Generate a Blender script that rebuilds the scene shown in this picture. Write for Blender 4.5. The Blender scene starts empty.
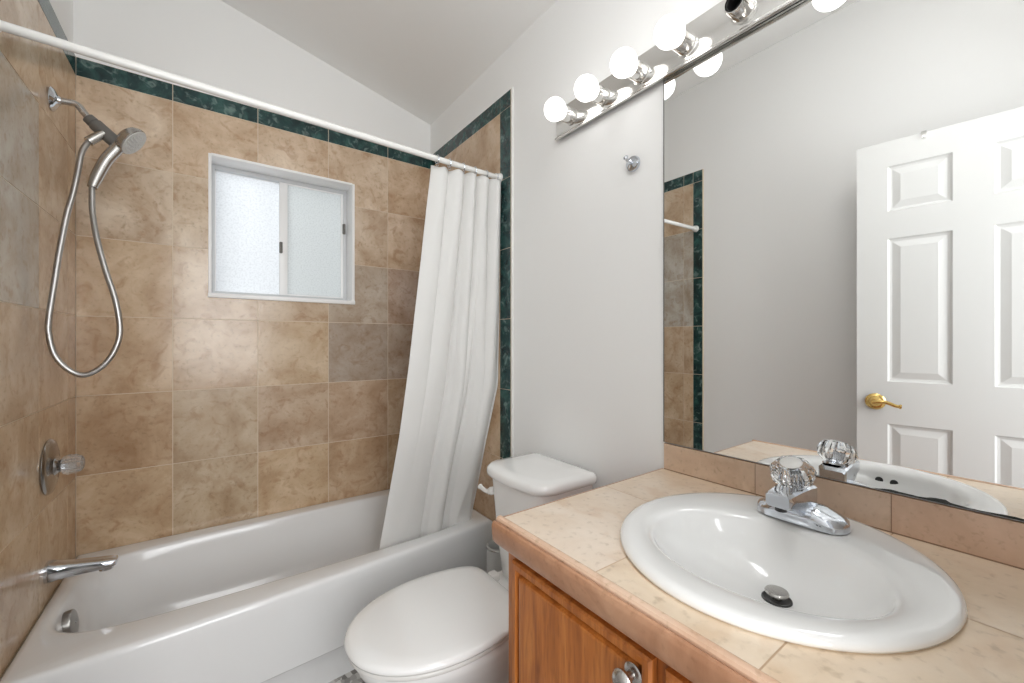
import bpy, bmesh, math, random
from mathutils import Vector, Matrix
PI = math.pi
scene = bpy.context.scene
COL = scene.collection

# ------------------------------------------------------------------ camera, light, exposure
F_PX = 413.69
YAW = 0.6294
CAM = Vector((0.0, 0.0, 1.19))
cam_d = bpy.data.cameras.new('camera')
cam_d.sensor_fit = 'HORIZONTAL'
cam_d.sensor_width = 36.0
cam_d.lens = F_PX * 36.0 / 1024.0
cam_d.clip_start = 0.01
cam = bpy.data.objects.new('camera', cam_d)
COL.objects.link(cam)
cam.location = CAM
cam.rotation_euler = (PI / 2, 0, -YAW)
scene.camera = cam

world = bpy.data.worlds.new('world')
scene.world = world
world.use_nodes = True
bg = world.node_tree.nodes['Background']
bg.inputs[0].default_value = (0.97, 0.985, 1.0, 1)
bg.inputs[1].default_value = 0.6

BULB = 2.9


def area(name, loc, rot, sx, sy, power, color=(1, 1, 1)):
    l = bpy.data.lights.new(name, 'AREA')
    l.shape = 'RECTANGLE'
    l.size, l.size_y = sx, sy
    l.energy = power
    l.color = color
    o = bpy.data.objects.new(name, l)
    COL.objects.link(o)
    o.location = loc
    o.rotation_euler = rot
    return o


# added fill panel, unseen, shining through the open doorway behind the camera
area('hall_fill', (0.10, -1.10, 1.55), (PI / 2, 0, 0), 1.3, 1.5, 43, (0.97, 0.99, 1.0))
# added point fill under the ceiling near the doorway, unseen above the frame
gl = bpy.data.lights.new('ceiling_fill', 'POINT')
gl.energy = 7.5
gl.shadow_soft_size = 0.16
gl.color = (0.995, 1.0, 1.0)
go = bpy.data.objects.new('ceiling_fill', gl)
COL.objects.link(go)
go.location = (0.47, 0.24, 2.38)
# daylight outside the frosted window
area('daylight', (-0.35, 3.15, 1.95), (-PI / 2 + 0.15, 0, 0.42), 0.9, 1.1, 11, (0.95, 0.98, 1.0))

scene.view_settings.view_transform = 'Standard'
scene.view_settings.look = 'None'
scene.view_settings.gamma = 1
scene.view_settings.use_curve_mapping = False
scene.view_settings.exposure = 0.20
scene.cycles.max_bounces = 10
scene.cycles.diffuse_bounces = 6
scene.cycles.caustics_reflective = False
scene.cycles.caustics_refractive = False
scene.cycles.sample_clamp_indirect = 6.0

# ------------------------------------------------------------------ main dimensions
XL, XR, YB = -0.4156, 1.0494, 2.2523
YF = -0.13                      # inner face of the wall with the doorway
DRY = 0.008                     # tiles stand this far in front of the painted wall
ZS, ZT = 2.2046, 2.2758         # green border strip


def ceil_z(x):
    return 2.470 + (XR - x) * 0.2412


# ------------------------------------------------------------------ materials
def srgb(r, g, b):
    def f(c):
        c /= 255.0
        return c / 12.92 if c <= 0.04045 else ((c + 0.055) / 1.055) ** 2.4
    return (f(r), f(g), f(b), 1)


def mat(name, color, rough=0.5, metal=0.0, coat=0.0, spec=0.5, bump=None, trans=0.0, ior=1.5, emit=None):
    m = bpy.data.materials.new(name)
    m.use_nodes = True
    nt = m.node_tree
    b = nt.nodes['Principled BSDF']
    b.inputs['Base Color'].default_value = color
    b.inputs['Roughness'].default_value = rough
    b.inputs['Metallic'].default_value = metal
    b.inputs['Coat Weight'].default_value = coat
    b.inputs['Coat Roughness'].default_value = 0.04
    b.inputs['Specular IOR Level'].default_value = spec
    b.inputs['Transmission Weight'].default_value = trans
    b.inputs['IOR'].default_value = ior
    if emit:
        b.inputs['Emission Color'].default_value = emit[0]
        b.inputs['Emission Strength'].default_value = emit[1]
    if bump:
        tc = nt.nodes.new('ShaderNodeTexCoord')
        n = nt.nodes.new('ShaderNodeTexNoise')
        n.inputs['Scale'].default_value = bump[0]
        n.inputs['Detail'].default_value = 4
        bp = nt.nodes.new('ShaderNodeBump')
        bp.inputs['Strength'].default_value = bump[1]
        bp.inputs['Distance'].default_value = bump[2]
        nt.links.new(tc.outputs['Object'], n.inputs['Vector'])
        nt.links.new(n.outputs['Fac'], bp.inputs['Height'])
        nt.links.new(bp.outputs['Normal'], b.inputs['Normal'])
    return m


def ramp(nt, stops):
    r = nt.nodes.new('ShaderNodeValToRGB')
    e = r.color_ramp.elements
    while len(e) < len(stops):
        e.new(0.5)
    for i, (p, c) in enumerate(stops):
        e[i].position = p
        e[i].color = c
    return r


def mix(nt, mode, fac, a, b):
    x = nt.nodes.new('ShaderNodeMix')
    x.data_type = 'RGBA'
    x.blend_type = mode
    for sock, val in ((x.inputs[0], fac), (x.inputs[6], a), (x.inputs[7], b)):
        if hasattr(val, 'links'):
            nt.links.new(val, sock)
        else:
            sock.default_value = val
    return x.outputs[2]


def stone(name, cols, vein, scale=5.0, rough=0.22, vein_w=0.55, stretch=(1, 1, 1), tinted=True, coat=0.0, vk=1.7, vt=(0.55, 0.68)):
    m = bpy.data.materials.new(name)
    m.use_nodes = True
    nt = m.node_tree
    b = nt.nodes['Principled BSDF']
    b.inputs['Roughness'].default_value = rough
    b.inputs['Coat Weight'].default_value = coat
    tc = nt.nodes.new('ShaderNodeTexCoord')
    at = nt.nodes.new('ShaderNodeAttribute')
    at.attribute_name = 'rnd'
    add = nt.nodes.new('ShaderNodeVectorMath')
    add.operation = 'MULTIPLY_ADD'
    add.inputs[1].default_value = (7, 7, 7)
    nt.links.new(at.outputs['Vector'], add.inputs[0])
    nt.links.new(tc.outputs['Object'], add.inputs[2])
    mp = nt.nodes.new('ShaderNodeMapping')
    mp.inputs['Scale'].default_value = stretch
    nt.links.new(add.outputs[0], mp.inputs['Vector'])
    n1 = nt.nodes.new('ShaderNodeTexNoise')
    n1.inputs['Scale'].default_value = scale
    n1.inputs['Detail'].default_value = 9
    n1.inputs['Roughness'].default_value = 0.62
    n1.inputs['Distortion'].default_value = 0.5
    nt.links.new(mp.outputs[0], n1.inputs['Vector'])
    r1 = ramp(nt, [(0.32, cols[0]), (0.5, cols[1]), (0.68, cols[2])])
    nt.links.new(n1.outputs['Fac'], r1.inputs[0])
    n2 = nt.nodes.new('ShaderNodeTexNoise')
    n2.inputs['Scale'].default_value = scale * vk
    n2.inputs['Detail'].default_value = 7
    n2.inputs['Distortion'].default_value = 1.0
    nt.links.new(mp.outputs[0], n2.inputs['Vector'])
    r2 = ramp(nt, [(0.0, (0, 0, 0, 1)), (vt[0], (0, 0, 0, 1)), (vt[1], (1, 1, 1, 1))])
    nt.links.new(n2.outputs['Fac'], r2.inputs[0])
    mv = nt.nodes.new('ShaderNodeMath')
    mv.operation = 'MULTIPLY'
    mv.inputs[1].default_value = vein_w
    nt.links.new(r2.outputs[0], mv.inputs[0])
    c = mix(nt, 'MIX', mv.outputs[0], r1.outputs[0], vein)
    # fine pits and grains of the stone
    n3 = nt.nodes.new('ShaderNodeTexNoise')
    n3.inputs['Scale'].default_value = scale * 13
    n3.inputs['Detail'].default_value = 3
    nt.links.new(mp.outputs[0], n3.inputs['Vector'])
    r3 = ramp(nt, [(0.25, (0.72, 0.68, 0.62, 1)), (0.42, (1, 1, 1, 1)), (0.8, (1.05, 1.05, 1.05, 1))])
    nt.links.new(n3.outputs['Fac'], r3.inputs[0])
    c = mix(nt, 'MULTIPLY', 0.75, c, r3.outputs[0])
    if tinted:
        ti = nt.nodes.new('ShaderNodeAttribute')
        ti.attribute_name = 'tint'
        c = mix(nt, 'MULTIPLY', 1.0, c, ti.outputs['Color'])
    nt.links.new(c, b.inputs['Base Color'])
    bp = nt.nodes.new('ShaderNodeBump')
    bp.inputs['Strength'].default_value = 0.06
    bp.inputs['Distance'].default_value = 0.004
    nt.links.new(n3.outputs['Fac'], bp.inputs['Height'])
    nt.links.new(bp.outputs['Normal'], b.inputs['Normal'])
    return m


def wood(name, c1, c2, c3, axis='Z'):
    m = bpy.data.materials.new(name)
    m.use_nodes = True
    nt = m.node_tree
    b = nt.nodes['Principled BSDF']
    b.inputs['Roughness'].default_value = 0.38
    b.inputs['Coat Weight'].default_value = 0.25
    b.inputs['Coat Roughness'].default_value = 0.25
    tc = nt.nodes.new('ShaderNodeTexCoord')
    mp = nt.nodes.new('ShaderNodeMapping')
    mp.inputs['Scale'].default_value = (14, 14, 1.4) if axis == 'Z' else (14, 1.4, 14)
    nt.links.new(tc.outputs['Object'], mp.inputs['Vector'])
    n = nt.nodes.new('ShaderNodeTexNoise')
    n.inputs['Scale'].default_value = 3.2
    n.inputs['Detail'].default_value = 6
    n.inputs['Distortion'].default_value = 0.7
    nt.links.new(mp.outputs[0], n.inputs['Vector'])
    r = ramp(nt, [(0.30, c1), (0.52, c2), (0.72, c3)])
    nt.links.new(n.outputs['Fac'], r.inputs[0])
    n2 = nt.nodes.new('ShaderNodeTexNoise')
    n2.inputs['Scale'].default_value = 16
    n2.inputs['Detail'].default_value = 3
    nt.links.new(mp.outputs[0], n2.inputs['Vector'])
    r2 = ramp(nt, [(0.32, (0.55, 0.5, 0.45, 1)), (0.5, (1, 1, 1, 1))])
    nt.links.new(n2.outputs['Fac'], r2.inputs[0])
    c = mix(nt, 'MULTIPLY', 0.5, r.outputs[0], r2.outputs[0])
    nt.links.new(c, b.inputs['Base Color'])
    return m


M = {}
M['paint'] = mat('wall_paint', srgb(240, 240, 239), 0.55, bump=(90, 0.05, 0.002))
M['ceiling'] = mat('ceiling_paint', srgb(243, 243, 242), 0.7)
M['grout'] = mat('grout', srgb(216, 202, 180), 0.8)
M['tile'] = stone('limestone_tile', [srgb(176, 150, 123), srgb(200, 179, 155), srgb(220, 204, 184)], srgb(150, 108, 68), 5.5, 0.20, 0.42, vk=3.6, vt=(0.54, 0.70))
M['green'] = stone('green_marble', [srgb(20, 40, 42), srgb(32, 62, 62), srgb(56, 94, 90)], srgb(150, 176, 170), 17, 0.12, 0.4)
M['counter'] = stone('counter_stone', [srgb(224, 204, 182), srgb(232, 215, 196), srgb(239, 225, 210)], srgb(216, 188, 160), 5, 0.28, 0.5)
M['splash'] = stone('backsplash_stone', [srgb(190, 164, 142), srgb(204, 180, 158), srgb(216, 194, 174)], srgb(234, 216, 198), 7, 0.28, 0.35)
M['edge'] = stone('edge_stone', [srgb(156, 110, 80), srgb(178, 132, 102), srgb(196, 154, 124)], srgb(140, 96, 68), 6, 0.30, 0.4, tinted=False)
M['bead'] = stone('bead_stone', [srgb(206, 168, 140), srgb(220, 186, 160), srgb(230, 202, 178)], srgb(196, 156, 128), 6, 0.25, 0.4, tinted=False)
M['porcelain'] = mat('porcelain', srgb(244, 244, 243), 0.10, coat=0.4)
M['tub'] = mat('tub_enamel', srgb(228, 228, 228), 0.16, coat=0.25)
M['plastic'] = mat('white_plastic', srgb(232, 231, 228), 0.25)
M['canister'] = mat('canister_plastic', srgb(206, 206, 204), 0.4)
M['chrome'] = mat('chrome', (0.66, 0.69, 0.74, 1), 0.06, 1.0)
M['nickel'] = mat('brushed_nickel', (0.52, 0.505, 0.485, 1), 0.27, 1.0)
M['oldnickel'] = mat('worn_nickel', (0.36, 0.35, 0.335, 1), 0.32, 1.0)
M['frostacrylic'] = mat('cloudy_acrylic', (0.97, 0.96, 0.94, 1), 0.22, trans=0.85, ior=1.47)
M['oldchrome'] = mat('dull_chrome', (0.42, 0.42, 0.42, 1), 0.16, 1.0)
M['hosemetal'] = mat('hose_metal', (0.46, 0.45, 0.44, 1), 0.33, 1.0)
M['plate'] = mat('polished_plate', (0.76, 0.75, 0.73, 1), 0.13, 1.0)
M['greyrubber'] = mat('grey_plastic', srgb(104, 102, 98), 0.45)
M['darkmetal'] = mat('dark_metal', (0.05, 0.05, 0.05, 1), 0.35, 0.6)
M['brass'] = mat('brass', (0.80, 0.56, 0.20, 1), 0.14, 1.0)
M['black'] = mat('dark_hole', (0.012, 0.012, 0.012, 1), 0.6)
M['mirror'] = mat('mirror_silver', (0.93, 0.935, 0.93, 1), 0.0, 1.0)
M['desilver'] = mat('desilvered_edge', (0.02, 0.022, 0.02, 1), 0.3)
M['acrylic'] = mat('clear_acrylic', (1, 1, 1, 1), 0.02, trans=1.0, ior=1.47)
M['bulb'] = mat('frosted_bulb', (1, 1, 1, 1), 0.3, emit=((1.0, 0.98, 0.955, 1), BULB))
M['door'] = mat('door_paint', srgb(216, 216, 214), 0.40)
M['frame'] = mat('window_white', srgb(246, 246, 246), 0.35)
M['alu'] = mat('sash_aluminium', srgb(206, 208, 210), 0.4)
M['curtain'] = mat('curtain_cloth', srgb(244, 244, 243), 0.6)
M['wood'] = wood('honey_oak', srgb(148, 82, 32), srgb(184, 110, 48), srgb(204, 132, 66))
M['woodh'] = wood('honey_oak_rail', srgb(148, 82, 32), srgb(184, 110, 48), srgb(204, 132, 66), 'Y')
M['inside'] = mat('cabinet_inside', srgb(60, 36, 18), 0.7)

# curtain lets some light through
nt = M['curtain'].node_tree
b = nt.nodes['Principled BSDF']
tr = nt.nodes.new('ShaderNodeBsdfTranslucent')
tr.inputs['Color'].default_value = srgb(238, 236, 232)
ms = nt.nodes.new('ShaderNodeMixShader')
ms.inputs[0].default_value = 0.3
nt.links.new(b.outputs[0], ms.inputs[1])
nt.links.new(tr.outputs[0], ms.inputs[2])
nt.links.new(ms.outputs[0], nt.nodes['Material Output'].inputs['Surface'])


def frosted(name, color, scale, gloss):
    m = bpy.data.materials.new(name)
    m.use_nodes = True
    nt = m.node_tree
    b = nt.nodes['Principled BSDF']
    b.inputs['Base Color'].default_value = color
    b.inputs['Roughness'].default_value = 0.25
    tr = nt.nodes.new('ShaderNodeBsdfTranslucent')
    tc = nt.nodes.new('ShaderNodeTexCoord')
    n = nt.nodes.new('ShaderNodeTexNoise')
    n.inputs['Scale'].default_value = scale
    n.inputs['Detail'].default_value = 4
    nt.links.new(tc.outputs['Object'], n.inputs['Vector'])
    r = ramp(nt, [(0.32, tuple(c * 0.84 for c in color[:3]) + (1,)), (0.56, color)])
    nt.links.new(n.outputs['Fac'], r.inputs[0])
    nt.links.new(r.outputs[0], tr.inputs['Color'])
    bp = nt.nodes.new('ShaderNodeBump')
    bp.inputs['Strength'].default_value = 0.6
    bp.inputs['Distance'].default_value = 0.003
    nt.links.new(n.outputs['Fac'], bp.inputs['Height'])
    nt.links.new(bp.outputs['Normal'], b.inputs['Normal'])
    ms = nt.nodes.new('ShaderNodeMixShader')
    ms.inputs[0].default_value = 0.8
    nt.links.new(b.outputs[0], ms.inputs[1])
    nt.links.new(tr.outputs[0], ms.inputs[2])
    nt.links.new(ms.outputs[0], nt.nodes['Material Output'].inputs['Surface'])
    return m


M['glass_l'] = frosted('rain_glass', (0.90, 0.915, 0.93, 1), 120, 0.3)
M['glass_r'] = frosted('screened_glass', (0.81, 0.83, 0.83, 1), 140, 0.3)

# floor: small grey mosaic
m = bpy.data.materials.new('floor_mosaic')
m.use_nodes = True
nt = m.node_tree
b = nt.nodes['Principled BSDF']
b.inputs['Roughness'].default_value = 0.4
tc = nt.nodes.new('ShaderNodeTexCoord')
vo = nt.nodes.new('ShaderNodeTexVoronoi')
vo.inputs['Scale'].default_value = 55
nt.links.new(tc.outputs['Object'], vo.inputs['Vector'])
hs = nt.nodes.new('ShaderNodeSeparateColor')
nt.links.new(vo.outputs['Color'], hs.inputs[0])
r = ramp(nt, [(0.1, srgb(120, 116, 112)), (0.5, srgb(168, 164, 160)), (0.9, srgb(206, 204, 200))])
nt.links.new(hs.outputs[0], r.inputs[0])
nt.links.new(r.outputs[0], b.inputs['Base Color'])
M['floor'] = m


# ------------------------------------------------------------------ mesh helpers
def obj(name, bm, m, parent=None, smooth=True, angle=40, loc=None):
    me = bpy.data.meshes.new(name)
    bmesh.ops.remove_doubles(bm, verts=bm.verts, dist=1e-6)
    bmesh.ops.recalc_face_normals(bm, faces=bm.faces)
    if smooth:
        for f in bm.faces:
            f.smooth = True
        for e in bm.edges:
            if len(e.link_faces) == 2 and e.calc_face_angle(0) > math.radians(angle):
                e.smooth = False
    bm.to_mesh(me)
    bm.free()
    for mm in (m if isinstance(m, (list, tuple)) else [m]):
        me.materials.append(mm)
    o = bpy.data.objects.new(name, me)
    COL.objects.link(o)
    if parent is not None:
        o.parent = parent
        # meshes are written in world coordinates: move them into the parent's frame
        off = Vector((0, 0, 0))
        p = parent
        while p is not None:
            off += p.location
            p = p.parent
        me.transform(Matrix.Translation(-off))
    elif loc is not None:
        me.transform(Matrix.Translation(-Vector(loc)))
        o.location = loc
    return o


def thing(name, label, cat, loc, group=None):
    o = bpy.data.objects.new(name, None)
    o.empty_display_size = 0.05
    COL.objects.link(o)
    o.location = loc
    return tag(o, label, cat, group)


def tag(o, label, cat, group=None):
    o['label'] = label
    o['category'] = cat
    if group:
        o['group'] = group
    return o


def struct(o, label=None, cat=None):
    o['kind'] = 'structure'
    if label:
        o['label'] = label
    if cat:
        o['category'] = cat
    return o


def box(bm, x0, x1, y0, y1, z0, z1, bev=0.0, seg=2):
    t = bmesh.new()
    bmesh.ops.create_cube(t, size=1)
    for v in t.verts:
        v.co = Vector(((x0 + x1) / 2 + v.co.x * (x1 - x0), (y0 + y1) / 2 + v.co.y * (y1 - y0), (z0 + z1) / 2 + v.co.z * (z1 - z0)))
    if bev > 0:
        bmesh.ops.bevel(t, geom=list(t.edges), offset=bev, segments=seg, profile=0.5, affect='EDGES')
    merge(bm, t)
    return bm


def merge(bm, t):
    mp = {}
    for v in t.verts:
        mp[v] = bm.verts.new(v.co)
    for f in t.faces:
        try:
            nf = bm.faces.new([mp[v] for v in f.verts])
            nf.material_index = f.material_index
        except ValueError:
            pass
    t.free()


def loft(bm, rings, cap0=True, cap1=True, closed=True, mi=0):
    vs = [[bm.verts.new(p) for p in r] for r in rings]
    n = len(vs[0])
    for a, b in zip(vs[:-1], vs[1:]):
        for i in range(n if closed else n - 1):
            j = (i + 1) % n
            try:
                f = bm.faces.new([a[i], a[j], b[j], b[i]])
                f.material_index = mi
            except ValueError:
                pass
    if cap0:
        bm.faces.new(list(reversed(vs[0]))).material_index = mi
    if cap1:
        bm.faces.new(vs[-1]).material_index = mi
    return vs


def frame_of(d):
    d = Vector(d).normalized()
    up = Vector((0, 0, 1)) if abs(d.z) < 0.95 else Vector((1, 0, 0))
    a = d.cross(up).normalized()
    return d, a, a.cross(d).normalized()


def lathe(bm, org, axis, prof, seg=32, sa=1.0, sb=1.0, cap0=True, cap1=True):
    """prof: list of (distance along axis, radius)"""
    d, a, b2 = frame_of(axis)
    org = Vector(org)
    rings = []
    for h, r in prof:
        r = max(r, 1e-4)
        rings.append([org + d * h + a * (math.cos(2 * PI * i / seg) * r * sa) + b2 * (math.sin(2 * PI * i / seg) * r * sb) for i in range(seg)])
    loft(bm, rings, cap0, cap1)
    return bm


def tube(bm, pts, rad, seg=14, caps=True):
    pts = [Vector(p) for p in pts]
    n = len(pts)
    rads = rad if isinstance(rad, (list, tuple)) else [rad] * n
    t0 = (pts[1] - pts[0]).normalized()
    _, a, b2 = frame_of(t0)
    rings = []
    for i, p in enumerate(pts):
        t = (pts[min(i + 1, n - 1)] - pts[max(i - 1, 0)]).normalized()
        a = (a - t * a.dot(t)).normalized()
        b2 = t.cross(a)
        rings.append([p + a * (math.cos(2 * PI * k / seg) * rads[i]) + b2 * (math.sin(2 * PI * k / seg) * rads[i]) for k in range(seg)])
    loft(bm, rings, caps, caps)
    return bm


def spline(pts, n=12):
    P = [Vector(p) for p in pts]
    P = [P[0] * 2 - P[1]] + P + [P[-1] * 2 - P[-2]]
    out = []
    for i in range(1, len(P) - 2):
        for k in range(n):
            t = k / n
            p0, p1, p2, p3 = P[i - 1], P[i], P[i + 1], P[i + 2]
            out.append(0.5 * ((2 * p1) + (p2 - p0) * t + (2 * p0 - 5 * p1 + 4 * p2 - p3) * t * t + (3 * p1 - p0 - 3 * p2 + p3) * t ** 3))
    out.append(P[-2])
    return out


def lerp(a, b, t):
    return a + (b - a) * t


def curve1(stops, x):
    if x <= stops[0][0]:
        return stops[0][1]
    for (x0, y0), (x1, y1) in zip(stops[:-1], stops[1:]):
        if x <= x1:
            t = (x - x0) / (x1 - x0)
            return lerp(y0, y1, t)
    return stops[-1][1]


# tiles: boxes laid on a plane, each with a tint and a random pattern offset
def tiles(bm, org, U, V, N, cells, thick, gap=0.0026, mi=0, seed=1):
    """cells: (u0,u1,v0,v1,tint[,hole]) ; hole = (u0,u1,v0,v1) cut out of the cell"""
    lt = bm.loops.layers.float_color.get('tint') or bm.loops.layers.float_color.new('tint')
    lr = bm.loops.layers.float_color.get('rnd') or bm.loops.layers.float_color.new('rnd')
    org, U, V, N = Vector(org), Vector(U), Vector(V), Vector(N)
    rng = random.Random(seed)
    for c in cells:
        u0, u1, v0, v1, tint = c[:5]
        hole = c[5] if len(c) > 5 else None
        g = gap / 2
        u0, u1, v0, v1 = u0 + g, u1 - g, v0 + g, v1 - g
        rnd = (rng.random(), rng.random(), rng.random(), 1)
        rects = [(u0, u1, v0, v1)]
        if hole and hole[0] < u1 and hole[1] > u0 and hole[2] < v1 and hole[3] > v0:
            h0, h1, k0, k1 = max(hole[0], u0), min(hole[1], u1), max(hole[2], v0), min(hole[3], v1)
            rects = []
            if h0 > u0 + 1e-4: rects.append((u0, h0, v0, v1))
            if h1 < u1 - 1e-4: rects.append((h1, u1, v0, v1))
            if k0 > v0 + 1e-4: rects.append((h0, h1, v0, k0))
            if k1 < v1 - 1e-4: rects.append((h0, h1, k1, v1))
        for a0, a1, b0, b1 in rects:
            P = [(a0, b0), (a1, b0), (a1, b1), (a0, b1)]
            top = [bm.verts.new(org + U * p + V * q) for p, q in P]
            bot = [bm.verts.new(org + U * p + V * q - N * thick) for p, q in P]
            fs = [bm.faces.new(top)]
            for i in range(4):
                j = (i + 1) % 4
                fs.append(bm.faces.new([top[j], top[i], bot[i], bot[j]]))
            for f in fs:
                f.material_index = mi
                for lp in f.loops:
                    lp[lt] = tuple(1 + (q_ - 1) * 0.8 for q_ in tint) + (1,)
                    lp[lr] = rnd


def tile_obj(name, bm, mats, parent):
    me = bpy.data.meshes.new(name)
    bm.normal_update()
    bm.to_mesh(me)
    bm.free()
    for m_ in mats:
        me.materials.append(m_)
    o = bpy.data.objects.new(name, me)
    COL.objects.link(o)
    if parent is not None:
        o.parent = parent
        me.transform(Matrix.Translation(-parent.location))
    return o


# ------------------------------------------------------------------ room shell
bm = bmesh.new()
box(bm, XL - 0.12, XR + 0.12, YF - 0.12, YB + 0.15, -0.08, 0.0)
struct(obj('floor', bm, M['floor'], smooth=False))

bm = bmesh.new()      # sloped ceiling slab, rising towards the left wall
x0, x1 = XL - 0.12, XR + 0.12
y0, y1 = YF - 0.12, YB + 0.2
v = [bm.verts.new(p) for p in [(x0, y0, ceil_z(x0)), (x1, y0, ceil_z(x1)), (x1, y1, ceil_z(x1)), (x0, y1, ceil_z(x0)),
                               (x0, y0, ceil_z(x0) + .08), (x1, y0, ceil_z(x1) + .08), (x1, y1, ceil_z(x1) + .08), (x0, y1, ceil_z(x0) + .08)]]
for q in ((0, 1, 2, 3), (4, 5, 6, 7), (0, 1, 5, 4), (1, 2, 6, 5), (2, 3, 7, 6), (3, 0, 4, 7)):
    bm.faces.new([v[i] for i in q])
struct(obj('ceiling', bm, M['ceiling'], smooth=False))

WX0, WX1, WZ0, WZ1 = -0.006, 0.610, 1.396, 2.018   # window opening


def prism_xz(bm, poly, y0, y1):
    a = [bm.verts.new((x, y0, z)) for x, z in poly]
    c = [bm.verts.new((x, y1, z)) for x, z in poly]
    n = len(poly)
    bm.faces.new(a)
    bm.faces.new(list(reversed(c)))
    for i in range(n):
        j = (i + 1) % n
        bm.faces.new([a[j], a[i], c[i], c[j]])


bm = bmesh.new()
ya, yb_ = YB + DRY, YB + 0.25
XA, XB = XL - 0.12, XR + 0.12
prism_xz(bm, [(XA, 0), (WX0, 0), (WX0, ceil_z(WX0)), (XA, ceil_z(XA))], ya, yb_)
prism_xz(bm, [(WX1, 0), (XB, 0), (XB, ceil_z(XB)), (WX1, ceil_z(WX1))], ya, yb_)
prism_xz(bm, [(WX0, 0), (WX1, 0), (WX1, WZ0), (WX0, WZ0)], ya, yb_)
prism_xz(bm, [(WX0, WZ1), (WX1, WZ1), (WX1, ceil_z(WX1)), (WX0, ceil_z(WX0))], ya, yb_)
wall_back = struct(obj('wall_back', bm, M['paint'], smooth=False))

bm = bmesh.new()
box(bm, XL - DRY - 0.11, XL - DRY, YF, YB + 0.01, 0, ceil_z(XL) + 0.01)
wall_left = struct(obj('wall_left', bm, M['paint'], smooth=False))
bm = bmesh.new()
box(bm, XR, XR + 0.12, YF, YB + 0.01, 0, ceil_z(XR) + 0.0)
wall_right = struct(obj('wall_right', bm, M['paint'], smooth=False))

DX0, DX1, DZ = -0.305, 0.43, 2.045      # doorway behind the camera
bm = bmesh.new()
prism_xz(bm, [(XA, 0), (DX0, 0), (DX0, ceil_z(DX0)), (XA, ceil_z(XA))], YF - 0.12, YF)
prism_xz(bm, [(DX1, 0), (XB, 0), (XB, ceil_z(XB)), (DX1, ceil_z(DX1))], YF - 0.12, YF)
prism_xz(bm, [(DX0, DZ), (DX1, DZ), (DX1, ceil_z(DX1)), (DX0, ceil_z(DX0))], YF - 0.12, YF)
struct(obj('wall_front', bm, M['paint'], smooth=False))

# ---- tile on the three tub walls
ROWS = [0.367, 0.674, 0.981, 1.288, 1.595, 1.902, ZS]
BCOL = [XL, -0.1296, 0.1774, 0.4844, 0.7914, XR]
# tint of each tile, bottom row first, lighter towards the top
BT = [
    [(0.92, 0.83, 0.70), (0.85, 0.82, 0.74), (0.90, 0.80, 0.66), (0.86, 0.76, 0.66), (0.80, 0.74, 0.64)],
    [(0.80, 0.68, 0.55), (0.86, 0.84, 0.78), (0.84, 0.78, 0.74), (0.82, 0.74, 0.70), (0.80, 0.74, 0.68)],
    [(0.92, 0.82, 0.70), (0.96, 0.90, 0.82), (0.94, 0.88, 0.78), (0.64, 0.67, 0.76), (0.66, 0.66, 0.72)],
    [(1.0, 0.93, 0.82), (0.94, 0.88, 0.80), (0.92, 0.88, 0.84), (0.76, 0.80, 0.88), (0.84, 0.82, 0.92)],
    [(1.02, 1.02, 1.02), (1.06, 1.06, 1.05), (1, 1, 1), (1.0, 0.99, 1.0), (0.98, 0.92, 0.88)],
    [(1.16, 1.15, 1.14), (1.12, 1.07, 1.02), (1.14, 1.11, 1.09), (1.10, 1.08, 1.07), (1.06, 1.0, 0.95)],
]
hole = (WX0, WX1, WZ0, WZ1)
cells = [(BCOL[i], BCOL[i + 1], ROWS[k], ROWS[k + 1], BT[k][i], hole) for i in range(5) for k in range(6)]
bm = bmesh.new()
tiles(bm, (0, YB, 0), (1, 0, 0), (0, 0, 1), (0, -1, 0), cells, 0.0075, seed=5)
tile_obj('tile_field', bm, [M['tile']], wall_back)
bm = bmesh.new()
tiles(bm, (0, YB, 0), (1, 0, 0), (0, 0, 1), (0, -1, 0), [(BCOL[i], BCOL[i + 1], ZS, ZT, (1, 1, 1)) for i in range(5)], 0.0075, seed=6)
tile_obj('tile_border', bm, [M['green']], wall_back)
bm = bmesh.new()   # grout bed behind the tiles
for x0, x1, z0, z1 in ((XL, WX0, .3, ZT), (WX1, XR, .3, ZT), (WX0, WX1, .3, WZ0), (WX0, WX1, WZ1, ZT)):
    box(bm, x0, x1, YB + 0.0012, YB + DRY + 0.002, z0, z1)
obj('grout_bed', bm, M['grout'], wall_back, smooth=False)

YLI, YLO = 1.462, 1.400      # inner and outer edge of the border strip on the left wall
LCOL = [YLI, 1.527, 1.834, 2.141, YB]
LT = [  # grey-blue entries paint the glare sheen into the tile colour
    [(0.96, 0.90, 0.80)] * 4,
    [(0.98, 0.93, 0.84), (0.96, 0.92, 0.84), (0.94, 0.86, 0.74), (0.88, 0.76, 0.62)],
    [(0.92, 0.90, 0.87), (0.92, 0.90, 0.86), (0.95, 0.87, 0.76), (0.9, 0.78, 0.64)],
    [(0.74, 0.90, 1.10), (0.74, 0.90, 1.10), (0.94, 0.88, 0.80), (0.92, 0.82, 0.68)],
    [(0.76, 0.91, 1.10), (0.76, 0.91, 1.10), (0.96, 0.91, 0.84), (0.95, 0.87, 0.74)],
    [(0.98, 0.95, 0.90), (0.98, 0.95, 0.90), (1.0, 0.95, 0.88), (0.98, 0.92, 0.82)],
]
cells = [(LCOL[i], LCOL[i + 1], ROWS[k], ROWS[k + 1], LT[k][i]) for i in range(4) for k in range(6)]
bm = bmesh.new()
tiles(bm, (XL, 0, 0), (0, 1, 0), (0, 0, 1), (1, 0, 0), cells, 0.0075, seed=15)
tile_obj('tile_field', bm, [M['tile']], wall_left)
bm = bmesh.new()
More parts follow.
